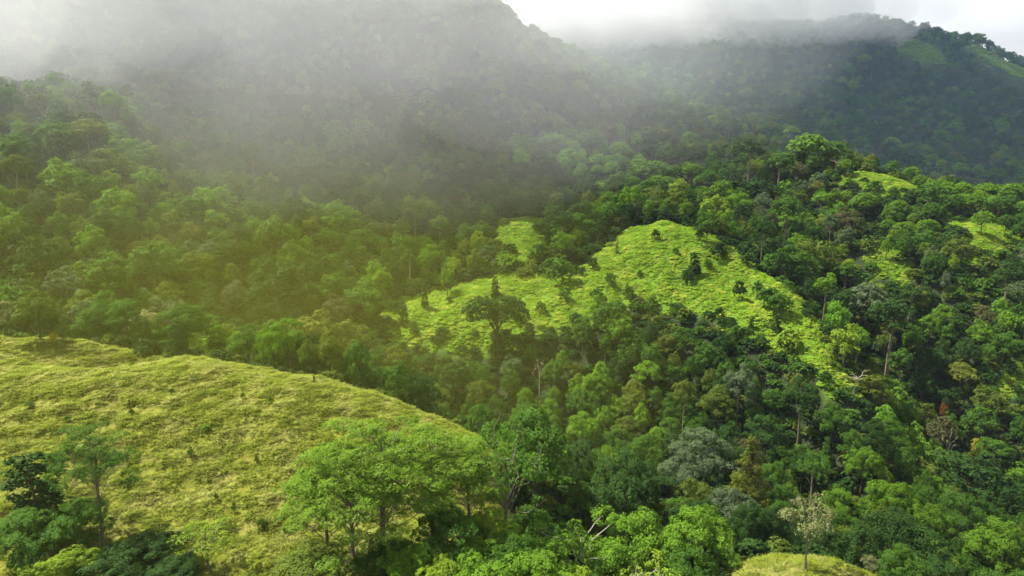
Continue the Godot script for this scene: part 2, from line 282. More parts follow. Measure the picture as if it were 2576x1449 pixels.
# ------------------------------------------------------------------ land
func solve_land() -> void:
	var n: int = CTRL.size() / 3
	var m := n + 3
	var a := []
	for i in m:
		var row := PackedFloat64Array()
		row.resize(m + 1)
		a.append(row)
	for i in n:
		var xi: float = CTRL[i * 3] / 100.0
		var zi: float = CTRL[i * 3 + 1] / 100.0
		var row: PackedFloat64Array = a[i]
		for j in n:
			var dx: float = xi - CTRL[j * 3] / 100.0
			var dz: float = zi - CTRL[j * 3 + 1] / 100.0
			var d2 := dx * dx + dz * dz
			row[j] = 0.5 * d2 * log(d2) if d2 > 1e-12 else 0.0
		row[i] += 0.004
		row[n] = 1.0
		row[n + 1] = xi
		row[n + 2] = zi
		row[m] = CTRL[i * 3 + 2]
		a[i] = row
		a[n][i] = 1.0
		a[n + 1][i] = xi
		a[n + 2][i] = zi
	for c in m:
		var best := c
		for r in range(c + 1, m):
			if absf(a[r][c]) > absf(a[best][c]):
				best = r
		var swap = a[c]
		a[c] = a[best]
		a[best] = swap
		var top: PackedFloat64Array = a[c]
		for r in range(c + 1, m):
			var row: PackedFloat64Array = a[r]
			var f: float = row[c] / top[c]
			if f == 0.0:
				continue
			for k in range(c, m + 1):
				row[k] -= f * top[k]
			a[r] = row
	weights.resize(m)
	for i in range(m - 1, -1, -1):
		var row: PackedFloat64Array = a[i]
		var s: float = row[m]
		for k in range(i + 1, m):
			s -= row[k] * weights[k]
		weights[i] = s / row[i]
	near_grid = grid(-270.0, -460.0, 5.0, 109, 88)
	far_grid = grid(-1080.0, -1560.0, 20.0, 124, 81)

func spline(x: float, z: float) -> float:
	var n: int = CTRL.size() / 3
	x /= 100.0
	z /= 100.0
	var s := weights[n] + weights[n + 1] * x + weights[n + 2] * z
	for i in n:
		var dx: float = x - CTRL[i * 3] * 0.01
		var dz: float = z - CTRL[i * 3 + 1] * 0.01
		var d2 := dx * dx + dz * dz + 1e-12
		s += weights[i] * 0.5 * d2 * log(d2)
	return s

func grid(x0: float, z0: float, step: float, nx: int, nz: int) -> Dictionary:
	var h := PackedFloat64Array()
	h.resize(nx * nz)
	for j in nz:
		for i in nx:
			h[j * nx + i] = spline(x0 + i * step, z0 + j * step)
	return {"x": x0, "z": z0, "s": step, "nx": nx, "nz": nz, "h": h}

func cubic(a: float, b: float, c: float, d: float, t: float) -> float:
	return b + 0.5 * t * (c - a + t * (2.0 * a - 5.0 * b + 4.0 * c - d + t * (3.0 * (b - c) + d - a)))

func smooth_height(x: float, z: float) -> float:
	var g := near_grid
	var u: float = (x - g.x) / g.s
	var v: float = (z - g.z) / g.s
	if u < 1.0 or v < 1.0 or u > g.nx - 3.0 or v > g.nz - 3.0:
		g = far_grid
		u = clampf((x - g.x) / g.s, 1.0, g.nx - 3.01)
		v = clampf((z - g.z) / g.s, 1.0, g.nz - 3.01)
	var i := int(u)
	var j := int(v)
	u -= i
	v -= j
	var h: PackedFloat64Array = g.h
	var nx: int = g.nx
	var k := (j - 1) * nx + i
	var r0 := cubic(h[k - 1], h[k], h[k + 1], h[k + 2], u)
	k += nx
	var r1 := cubic(h[k - 1], h[k], h[k + 1], h[k + 2], u)
	k += nx
	var r2 := cubic(h[k - 1], h[k], h[k + 1], h[k + 2], u)
	k += nx
	var r3 := cubic(h[k - 1], h[k], h[k + 1], h[k + 2], u)
	return cubic(r0, r1, r2, r3, v)

func height(x: float, z: float) -> float:
	var y := smooth_height(x, z)
	y += 0.55 * soft.get_noise_2d(x / 17.0, z / 17.0) + 0.25 * soft.get_noise_2d(x / 5.5, z / 5.5)
	if z > -180.0 and x < 20.0:   # cattle terraces across the pasture
		y += 0.16 * sin(y * 3.4 + 2.0 * soft.get_noise_2d(x / 20.0, z / 20.0))
	if z < -190.0 and z > -320.0 and absf(x - 30.0) < 90.0:   # gullies down the fern ridge
		y += 1.0 * soft.get_noise_2d(x / 11.0, z / 24.0)
	if z < -420.0:
		y += 7.0 * soft.get_noise_2d(x / 90.0, z / 90.0)
	return y

func cover(x: float, z: float, wobble := 3.0) -> String:
	var p := Vector2(x + wobble * soft.get_noise_2d(x / 9.0 + 40.0, z / 9.0), z + wobble * soft.get_noise_2d(x / 9.0, z / 9.0 + 70.0))
	for f in fields:
		if f[2].has_point(p) and Geometry2D.is_point_in_polygon(p, f[1]):
			return f[0]
	return ""

func floor_color(x: float, z: float) -> Color:
	var n := fine.get_noise_2d(x / 7.0, z / 7.0)
	match cover(x, z, 1.5):
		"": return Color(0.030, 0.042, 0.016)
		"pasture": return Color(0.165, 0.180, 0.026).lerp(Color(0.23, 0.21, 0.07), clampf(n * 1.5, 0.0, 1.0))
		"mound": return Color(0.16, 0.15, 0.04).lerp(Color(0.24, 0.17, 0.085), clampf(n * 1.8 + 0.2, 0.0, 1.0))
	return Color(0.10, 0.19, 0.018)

func build_land() -> void:
	var v := PackedVector3Array()
	var nrm := PackedVector3Array()
	var col := PackedColorArray()
	var idx := PackedInt32Array()
	for sheet in [[-240.0, -440.0, 2.5, 193, 161, false], [-1040.0, -1500.0, 20.0, 117, 78, true]]:
		var first := v.size()
		var st: float = sheet[2]
		var nx: int = sheet[3]
		var nz: int = sheet[4]
		for j in nz:
			for i in nx:
				var x: float = sheet[0] + i * st
				var z: float = sheet[1] + j * st
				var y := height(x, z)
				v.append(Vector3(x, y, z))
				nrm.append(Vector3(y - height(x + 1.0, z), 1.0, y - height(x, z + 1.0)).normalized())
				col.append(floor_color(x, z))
		for j in nz - 1:
			for i in nx - 1:
				var x: float = sheet[0] + i * st
				var z: float = sheet[1] + j * st
				if sheet[5] and x > -241.0 and x < 239.0 and z > -441.0 and z < -41.0:
					continue
				var a := first + j * nx + i
				idx.append_array([a, a + 1, a + nx, a + 1, a + nx + 1, a + nx])
	var m := StandardMaterial3D.new()
	m.resource_name = "earth"
	m.vertex_color_use_as_albedo = true
	m.roughness = 0.95
	m.metallic_specular = 0.2
	var t := NoiseTexture2D.new()
	t.width = 512
	t.height = 512
	t.seamless = true
	t.noise = FastNoiseLite.new()
	t.noise.frequency = 0.02
	t.noise.fractal_octaves = 5
	var g := Gradient.new()
	g.set_color(0, Color(0.62, 0.62, 0.62))
	g.set_color(1, Color(1, 1, 1))
	t.color_ramp = g
	m.albedo_texture = t
	m.uv1_triplanar = true
	m.uv1_world_triplanar = true
	m.uv1_scale = Vector3(0.06, 0.06, 0.06)
	var o := MeshInstance3D.new()
	o.name = "terrain"
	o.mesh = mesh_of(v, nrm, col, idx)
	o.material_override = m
	o.set_meta("kind", "structure")
	add_child(o)

func mesh_of(v, nrm, col, idx) -> ArrayMesh:
	var arr := []
	arr.resize(Mesh.ARRAY_MAX)
	arr[Mesh.ARRAY_VERTEX] = v
	arr[Mesh.ARRAY_NORMAL] = nrm
	if col.size():
		arr[Mesh.ARRAY_COLOR] = col
	arr[Mesh.ARRAY_INDEX] = idx
	var me := ArrayMesh.new()
	me.add_surface_from_arrays(Mesh.PRIMITIVE_TRIANGLES, arr)
	return me

# ------------------------------------------------------------------ cloud and mist
func bank(called: String, at: Vector3, size: Vector3, density: float, color: Color, label: String, tilt := Vector3.ZERO) -> void:
	var f := FogVolume.new()
	f.name = numbered(called)
	f.shape = RenderingServer.FOG_VOLUME_SHAPE_ELLIPSOID
	f.size = size
	f.position = at
	f.rotation_degrees = tilt
	var m := FogMaterial.new()
	m.density = density
	m.albedo = color
	f.material = m
	f.set_meta("kind", "stuff")
	f.set_meta("label", label)
	f.set_meta("category", "cloud" if called == "cloud" else "mist")
	f.set_meta("group", label)
	add_child(f)

func build_mist() -> void:
	var white := Color(0.95, 0.975, 1.0)
	# mist lying along the slope of the left mountain, thickest below its top
	for k in 68:
		var x := rng.randf_range(-400.0, 60.0)
		var y := rng.randf_range(95.0, 335.0)
		var z := -430.0 - (y - 130.0) * 1.7 - maxf(0.0, -250.0 - x) * 0.3
		var thick := 0.00014 + 0.0020 * exp(-pow((x + 135.0) / 170.0, 2.0) - pow((y - 285.0) / 85.0, 2.0))
		bank("mist", Vector3(x, y + 40.0, z + 45.0), Vector3(rng.randf_range(200, 400), rng.randf_range(70, 140), rng.randf_range(160, 300)), thick, white, "white mist drifting across the left mountain", Vector3(30, 0, rng.randf_range(-14, 14)))
	for k in 3:
		bank("mist", Vector3(20 + 40 * k, 190 + rng.randf_range(-25, 30), -620 - 40 * k), Vector3(300, 90, 240), 0.00035, white, "thin mist above the saddle behind the ridge", Vector3(24, 0, rng.randf_range(-20, 20)))
	# blue air between the ridge and the far mountain
	bank("mist", Vector3(420, 120, -800), Vector3(1500, 800, 600), 0.00017, Color(0.58, 0.80, 1.0), "thin blue haze before the far mountain")
	# yellow fog added behind the pasture to imitate lens glare
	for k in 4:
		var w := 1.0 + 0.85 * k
		bank("glare_veil", Vector3(-72, 50, -175), Vector3(66 * w, 40 * w, 60 * w), 0.00017, Color(0.95, 0.96, 0.36), "yellow veil added to stand in for lens glare behind the pasture")
	# cloud lying on the far crest
	for k in 9:
		bank("cloud", Vector3(20 + 66 * k, 300 + rng.randf_range(-6, 12), -1120), Vector3(rng.randf_range(170, 260), rng.randf_range(80, 104), 340), 0.0046 if k < 7 else 0.0020, white, "low white cloud lying on the far mountain crest", Vector3(0, 0, rng.randf_range(-8, 8)))
	for k in 26:   # ragged lower edge
		bank("cloud", Vector3(rng.randf_range(-10, 575), 272 + 22.0 * rng.randf() * rng.randf(), -1080), Vector3(rng.randf_range(30, 90), rng.randf_range(18, 44), rng.randf_range(80, 180)), rng.randf_range(0.003, 0.008), white, "torn wisp hanging below the far cloud", Vector3(0, 0, rng.randf_range(-30, 30)))
	# clouds overhead that keep the sun off the far mountain and the lower valley
	bank("cloud", Vector3(420, 700, -920), Vector3(1100, 120, 580), 0.017, white, "grey cloud drifting above the far mountain")
	bank("cloud", Vector3(-85, 420, -205), Vector3(230, 50, 110), 0.009, white, "small unseen cloud added to shade the lower valley")  # out of view, added to deepen the shade in the lower valley

# ------------------------------------------------------------------ materials
func leafy(called: String, c: Color) -> StandardMaterial3D:
	var m := StandardMaterial3D.new()
	m.resource_name = called
	m.albedo_color = c.linear_to_srgb()
	m.vertex_color_use_as_albedo = true
	m.roughness = 0.66
	m.metallic_specular = 0.16
	m.backlight_enabled = true
	m.backlight = Color(0.62, 0.70, 0.16).linear_to_srgb()
	m.cull_mode = BaseMaterial3D.CULL_DISABLED
	return m

func materials() -> void:
	for k in TONES:
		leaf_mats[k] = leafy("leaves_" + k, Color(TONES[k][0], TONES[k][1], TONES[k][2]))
	stuff_leaf = leafy("leaves", Color(1, 1, 1))
	for k in {"brown": Color(0.13, 0.105, 0.075), "grey": Color(0.235, 0.215, 0.155), "pale": Color(0.46, 0.44, 0.38)}:
		var m := StandardMaterial3D.new()
		m.resource_name = "bark_" + k
		m.albedo_color = {"brown": Color(0.13, 0.105, 0.075), "grey": Color(0.235, 0.215, 0.155), "pale": Color(0.46, 0.44, 0.38)}[k].linear_to_srgb()
		m.roughness = 0.9
		m.metallic_specular = 0.2
		var t := NoiseTexture2D.new()
		t.width = 256
		t.height = 256
		t.seamless = true
		t.noise = FastNoiseLite.new()
		t.noise.frequency = 0.03
		var g := Gradient.new()
		g.set_color(0, Color(0.45, 0.43, 0.40))
		g.set_color(1, Color(1, 1, 1))
		t.color_ramp = g
		m.albedo_texture = t
		m.uv1_triplanar = true
		m.uv1_scale = Vector3(0.5, 0.2, 0.5)
		bark_mats[k] = m

# ------------------------------------------------------------------ plant meshes
class Leaves:
	var v := PackedVector3Array()
	var n := PackedVector3Array()
	var c := PackedColorArray()
	var i := PackedInt32Array()

func rand_dir() -> Vector3:
	var y := rng.randf_range(-1.0, 1.0)
	var a := rng.randf() * TAU
	var r := sqrt(1.0 - y * y)
	return Vector3(r * cos(a), y, r * sin(a))

func add_leaf(o: Leaves, p: Vector3, n: Vector3, along: Vector3, length: float, width: float, shade: Vector3, tint: Color) -> void:
	var f := (along - n * along.dot(n)).normalized()
	var s := f.cross(n)
	var k := o.v.size()
	var droop := n * (length * -0.12)
	o.v.append(p - f * (length * 0.5) + droop)
	o.v.append(p + s * (width * 0.5))
	o.v.append(p + f * (length * 0.5) + droop)
	o.v.append(p - s * (width * 0.5))
	var sn := (n * 0.8 + shade * 0.2).normalized()
	for q in 4:
		o.n.append(sn)
		o.c.append(tint)
	o.i.append_array([k, k + 2, k + 1, k, k + 3, k + 2])

func clump(o: Leaves, c: Vector3, rc: float, flat: float, leaf: float, cov: float, up: float) -> void:
	# a bough: tufts of leaves on its outside, with gaps between the tufts
	var count := int(cov * 7.0 * rc * rc * (0.45 + 0.55 * flat) / (0.30 * leaf * leaf)) + 4
	var tufts := clampi(int(rc * rc * 2.6 / (leaf * 1.4)) + 5, 6, 22)
	var warm := rng.randf_range(0.86, 1.16)
	for q in tufts:
		var d := rand_dir()
		if d.y < -0.2 and rng.randf() < 0.75:
			d.y = -d.y
		var tc := c + Vector3(d.x, d.y * flat, d.z) * rc * rng.randf_range(0.62, 0.92)
		var rt := rc * rng.randf_range(0.24, 0.42)
		var tone := warm * rng.randf_range(0.88, 1.14)
		for k in count / tufts:
			var e := rand_dir()
			if e.dot(d) < -0.3:
				e = -e
			var p := tc + Vector3(e.x, e.y * lerpf(flat, 1.0, 0.4), e.z) * rt * (0.45 + 0.6 * sqrt(rng.randf()))
			var n := (e * 0.5 + d * 0.25 + Vector3(0, up, 0) + rand_dir() * 0.6).normalized()
			var t := tone * rng.randf_range(0.8, 1.2)
			var l := leaf * rng.randf_range(0.7, 1.35)
			add_leaf(o, p, n, rand_dir() + Vector3(e.x, -0.35, e.z), l, l * rng.randf_range(0.46, 0.7), (e + d * 0.5).normalized(), Color(t * rng.randf_range(0.9, 1.14), t, t * rng.randf_range(0.8, 1.1)))

func tube(o: Leaves, pts: Array, radii: Array, sides := 6) -> void:
	var first := o.v.size()
	for k in pts.size():
		var f: Vector3 = (pts[mini(k + 1, pts.size() - 1)] - pts[maxi(k - 1, 0)]).normalized()
		var a := f.cross(Vector3(0.31, 0.11, 0.94)).normalized()
		var b := f.cross(a)
		for q in sides:
			var d := a * cos(TAU * q / sides) + b * sin(TAU * q / sides)
			o.v.append(pts[k] + d * radii[k])
			o.n.append(d)
	for k in pts.size() - 1:
		for q in sides:
			var p := first + k * sides + q
			var r := first + k * sides + (q + 1) % sides
			o.i.append_array([p, p + sides, r, r, p + sides, r + sides])

func limb(o: Leaves, from: Vector3, to: Vector3, r0: float, r1: float, sag := 0.12) -> void:
	var d := to - from
	var j := rand_dir() * d.length() * 0.10
	tube(o, [from, from + d * 0.35 + Vector3(0, d.length() * sag, 0) + j, from + d * 0.7 + Vector3(0, d.length() * sag * 0.7, 0) - j * 0.5, to], [r0, lerpf(r0, r1, 0.4), lerpf(r0, r1, 0.75), r1], 5)

func make_plant(form: String, lod: int) -> Dictionary:
	var H := 16.0
	var R := 7.0
	match form:
		"umbrella": H = 13.0; R = 6.5
		"layer": H = 14.0; R = 8.0
		"tall": H = 24.0; R = 6.5
		"spire": H = 22.0; R = 5.0
		"feather": H = 24.0; R = 9.0
		"column": H = 9.0; R = 1.8
		"shrub": H = 5.0; R = 2.6
		"open", "bare": H = 12.0; R = 6.0
		"openv": H = 25.0; R = 8.0
		"banyan": H = 22.0; R = 9.0
	var leaf: float = [0.34, 0.66, 1.1][lod]
	var cov: float = [1.0, 1.0, 1.1][lod]
	var cl := []   # centre, radius, flatness, coverage, upward bias
	var turn := rng.randf() * TAU
	match form:
		"dome", "tall", "open":
			var n := 17 if form != "open" else 15
			var low := 0.10 if form == "dome" else 0.55 if form == "tall" else 0.42
			var cy := H * (low + 1.0) * 0.5
			var b := H * (1.0 - low) * 0.5
			for k in n:
				var y := 1.0 - 1.32 * (k + 0.5) / n
				var a := turn + 2.39996 * k + rng.randf_range(-0.3, 0.3)
				var r := sqrt(maxf(0.0, 1.0 - y * y))
				var rc := R * rng.randf_range(0.20, 0.46) * (1.0 if form != "open" else 0.78)
				var c := Vector3(cos(a) * r * (R - rc * 0.8), cy + y * (b - rc * 0.6) + rng.randf_range(-0.6, 0.4), sin(a) * r * (R - rc * 0.8))
				c *= Vector3(rng.randf_range(0.74, 1.16), rng.randf_range(0.9, 1.06), rng.randf_range(0.74, 1.16))
				cl.append([c, rc, rng.randf_range(0.6, 0.8), 0.42 if form == "open" else 1.0, 0.5])
			if form != "open":
				cl.append([Vector3(0, cy, 0), R * 0.55, 0.8, 0.6, 0.4])
		"umbrella":
			for k in 34:
				var y := 1.0 - 0.95 * (k + 0.5) / 34.0
				var a := turn + 2.39996 * k + rng.randf_range(-0.2, 0.2)
				var r := sqrt(1.0 - y * y)
				var rc := R * rng.randf_range(0.2, 0.29)
				cl.append([Vector3(cos(a) * r * (R - rc), H * 0.52 + y * (H * 0.48 - rc * 0.6), sin(a) * r * (R - rc)), rc, 0.62, 1.0, 0.75])
			cl.append([Vector3(0, H * 0.6, 0), R * 0.6, 0.6, 0.6, 0.4])
		"layer":
			for k in 15:
				var a := turn + 2.39996 * k
				var t := k / 15.0
				var rr := R * sqrt(t) * 0.8
				var rc := R * rng.randf_range(0.28, 0.42)
				cl.append([Vector3(cos(a) * rr, H * (0.95 - 0.32 * t) + rng.randf_range(-1.0, 0.6), sin(a) * rr), rc, 0.3, 1.0, 0.95])
		"spire":
			for k in 20:
				var t := k / 19.0
				var a := turn + 2.39996 * k
				var rr := R * (1.0 - t) * 0.72
				var rc := R * lerpf(0.5, 0.2, t) * rng.randf_range(0.8, 1.15)
				cl.append([Vector3(cos(a) * rr, H * lerpf(0.14, 0.95, t), sin(a) * rr), rc, 0.95, 0.85, 0.35])
			for k in 4:
				cl.append([Vector3(0, H * (0.2 + 0.17 * k), 0), R * lerpf(0.62, 0.3, k / 4.0), 1.2, 0.6, 0.3])
		"feather":
			for k in 54:
				var a := turn + 2.39996 * k + rng.randf_range(-0.3, 0.3)
				var t := (k + 0.5) / 54.0
				var rr := R * sqrt(t) * 0.92
				var rc := R * rng.randf_range(0.14, 0.25)
				cl.append([Vector3(cos(a) * rr, H * (0.96 - 0.34 * t * t) - rng.randf_range(0.0, 0.34) * H * (1.0 - t * 0.3), sin(a) * rr), rc, 0.42, 0.62, 0.9])
			leaf *= 0.72
		"openv":
			for k in 18:
				var a := turn + 2.39996 * k
				var rr := R * rng.randf_range(0.25, 0.9)
				var rc := R * rng.randf_range(0.18, 0.30)
				cl.append([Vector3(cos(a) * rr, H * rng.randf_range(0.42, 0.95), sin(a) * rr), rc, 0.5, 0.6, 0.8])
		"column":
			for k in 9:
				var t := k / 8.0
				cl.append([Vector3(rng.randf_range(-0.3, 0.3), lerpf(0.6, H - 0.9, t), rng.randf_range(-0.3, 0.3)), R * lerpf(1.0, 0.62, t) * rng.randf_range(0.8, 1.15), 0.9, 1.0, 0.2])
		"shrub":
			for k in 11:
				var a := turn + 2.39996 * k
				var t := (k + 0.5) / 11.0
				var rr := R * sqrt(t) * 0.72
				var rc := R * rng.randf_range(0.34, 0.52)
				cl.append([Vector3(cos(a) * rr, H * lerpf(0.78, 0.28, t) * rng.randf_range(0.8, 1.1), sin(a) * rr), rc, 0.85, 0.95, 0.4])
		"bare":
			for k in 7:
				var a := turn + 2.39996 * k
				var rr := R * rng.randf_range(0.35, 0.95)
				cl.append([Vector3(cos(a) * rr, H * rng.randf_range(0.6, 1.0), sin(a) * rr), R * 0.14, 0.5, 0.35, 0.6])
		"banyan":
			for s in [-1.0, 1.0]:
				for k in 15:
					var y := 1.0 - 1.3 * (k + 0.5) / 15.0
					var a := turn + 2.39996 * k
					var r := sqrt(maxf(0.0, 1.0 - y * y))
					var rc := R * rng.randf_range(0.2, 0.3)
					cl.append([Vector3(s * R * 0.46 + cos(a) * r * R * 0.38, H * 0.7 + y * H * 0.24, sin(a) * r * R * 0.5), rc, 0.8, 1.0, 0.45])
			for k in 9:
				cl.append([Vector3(rng.randf_range(-0.25, 0.62) * R, H * rng.randf_range(0.12, 0.5), rng.randf_range(-0.4, 0.4) * R), R * rng.randf_range(0.14, 0.24), 1.7, 0.9, 0.2])
	var crown := Leaves.new()
	for q in cl:
		clump(crown, q[0], q[1], q[2], leaf, cov * q[3], q[4])
	if form == "openv":
		pass
	var wood := Leaves.new()
	var r0 := 0.016 * H + 0.06
	if form == "shrub" or form == "column":
		r0 = 0.09
	if form == "feather":
		r0 *= 0.72
	if form == "banyan":
		r0 = 0.9
	var fork := Vector3(rng.randf_range(-0.4, 0.4), H * (0.34 if form in ["dome", "open", "bare", "umbrella", "layer"] else 0.55 if form in ["tall", "feather"] else 0.3), rng.randf_range(-0.4, 0.4))
	if form in ["spire", "column"]:
		fork.y = H * 0.8
	var top := Vector3(fork.x * 1.6, H * 0.82, fork.z * 1.6)
	if form in ["shrub", "openv", "banyan"]:
		top.y = H * 0.55
	tube(wood, [Vector3(0, -1.2, 0), Vector3(0, 0.25, 0), fork * 0.5 + Vector3(rng.randf_range(-0.2, 0.2), 0, rng.randf_range(-0.2, 0.2)), fork, fork.lerp(top, 0.5) + rand_dir() * 0.3, top], [r0 * 1.7, r0 * 1.25, r0 * 0.95, r0 * 0.8, r0 * 0.5, r0 * 0.2], 7)
	var every: int = 1 if form in ["open", "bare", "openv", "feather"] else 2
	if lod == 2:
		every = 5
	for k in range(0, cl.size(), every):
		var reach := Vector2(cl[k][0].x, cl[k][0].z).length()
		var sy := clampf(cl[k][0].y - reach * rng.randf_range(0.5, 1.0), H * 0.22, H * 0.78)
		var start := fork * (sy / fork.y) if sy < fork.y else fork.lerp(top, (sy - fork.y) / (top.y - fork.y))
		if form in ["spire", "column"]:
			start = Vector3(0, cl[k][0].y * 0.85, 0)
		limb(wood, start, cl[k][0], r0 * (0.2 if form in ["feather", "open"] else 0.34), 0.04 if lod == 0 else 0.07)
		if form in ["open", "bare"] and lod == 0:
			for q in 4 if form == "bare" else 2:
				var tip: Vector3 = cl[k][0] + (rand_dir() + Vector3(0, 0.4, 0)) * R * 0.24
				limb(wood, cl[k][0], tip, 0.06, 0.025, 0.05)
	return {"crown": mesh_of(crown.v, crown.n, crown.c, crown.i), "trunk": mesh_of(wood.v, wood.n, PackedColorArray(), wood.i), "H": H, "R": R, "tris": crown.i.size() / 3 + wood.i.size() / 3}

func build_library() -> void:
	var want := {"dome": [5, 5, 5], "umbrella": [1, 3, 2], "layer": [2, 2, 1], "tall": [2, 2, 2], "spire": [2, 2, 1], "feather": [3, 0, 0], "column": [2, 2, 0], "shrub": [2, 3, 0], "open": [3, 0, 0], "openv": [1, 0, 0], "bare": [2, 2, 0], "banyan": [0, 1, 0]}
	var total := 0
	for f in want:
		lib[f] = [[], [], []]
		for l in 3:
			for k in want[f][l]:
				var p := make_plant(f, l)
				total += p.tris
				lib[f][l].append(p)
	print("plant triangles ", total)

func pick(form: String, dist: float) -> Dictionary:
	var l := 0 if dist < 215.0 else 1 if dist < 430.0 else 2
	for k in [l, l - 1, l + 1, 0, 1, 2]:
		if k >= 0 and k < 3 and lib[form][k].size():
			return lib[form][k][rng.randi() % lib[form][k].size()]
	return {}

func numbered(called: String) -> String:
	var n: int = names.get(called, 0)
	names[called] = n + 1
	return called if n == 0 else "%s_%03d" % [called, n]

# ------------------------------------------------------------------ grass
func scatter(called: String, mesh: Mesh, mat: Material, where: Array, colors: PackedColorArray, parent: Node3D) -> void:
	var mm := MultiMesh.new()
	mm.transform_format = MultiMesh.TRANSFORM_3D
	mm.use_colors = true
	mm.mesh = mesh
	mm.instance_count = where.size()
	for k in where.size():
		mm.set_instance_transform(k, where[k])
		mm.set_instance_color(k, colors[k])
	var o := MultiMeshInstance3D.new()
	o.name = called
	o.multimesh = mm
	o.material_override = mat
	o.set_meta("kind", "stuff")
	parent.add_child(o, true)

func tuft(blades: int, spread: float, tall: float, width: float) -> Mesh:
	var o := Leaves.new()
	for k in blades:
		var a := rng.randf() * TAU
		var out := Vector3(cos(a), 0, sin(a))
		var root := out * rng.randf() * spread * 0.45
		var h := tall * rng.randf_range(0.5, 1.1)
		var mid := root + out * spread * 0.25 + Vector3(0, h * 0.75, 0)
		var tip := root + out * spread * rng.randf_range(0.45, 0.8) + Vector3(0, h * rng.randf_range(0.55, 1.0), 0)
		var s := Vector3(-out.z, 0, out.x) * width
		var q := o.v.size()
		o.v.append_array([root - s, root + s, mid + s * 0.8, mid - s * 0.8, tip])
		var nn := (Vector3.UP * 0.8 + out * 0.4 + rand_dir() * 0.25).normalized()
		var t := rng.randf_range(0.85, 1.15)
		for z in 5:
			o.n.append(nn)
			o.c.append(Color(t * rng.randf_range(0.95, 1.08), t, t * 0.95))
		o.i.append_array([q, q + 2, q + 1, q, q + 3, q + 2, q + 3, q + 4, q + 2])
	return mesh_of(o.v, o.n, o.c, o.i)

func fern_mound() -> Mesh:
	var o := Leaves.new()
	for k in 80:
		var d := rand_dir()
		d.y = absf(d.y)
		var p := d * Vector3(0.95, 0.38, 0.95) * rng.randf_range(0.5, 1.05)
		var n := (d * 0.5 + Vector3.UP * 0.7 + rand_dir() * 0.5).normalized()
		var t := rng.randf_range(0.78, 1.22)
		add_leaf(o, p, n, d + rand_dir() * 0.4, rng.randf_range(0.36, 0.66), rng.randf_range(0.2, 0.34), d, Color(t * rng.randf_range(0.92, 1.1), t, t))
	return mesh_of(o.v, o.n, o.c, o.i)

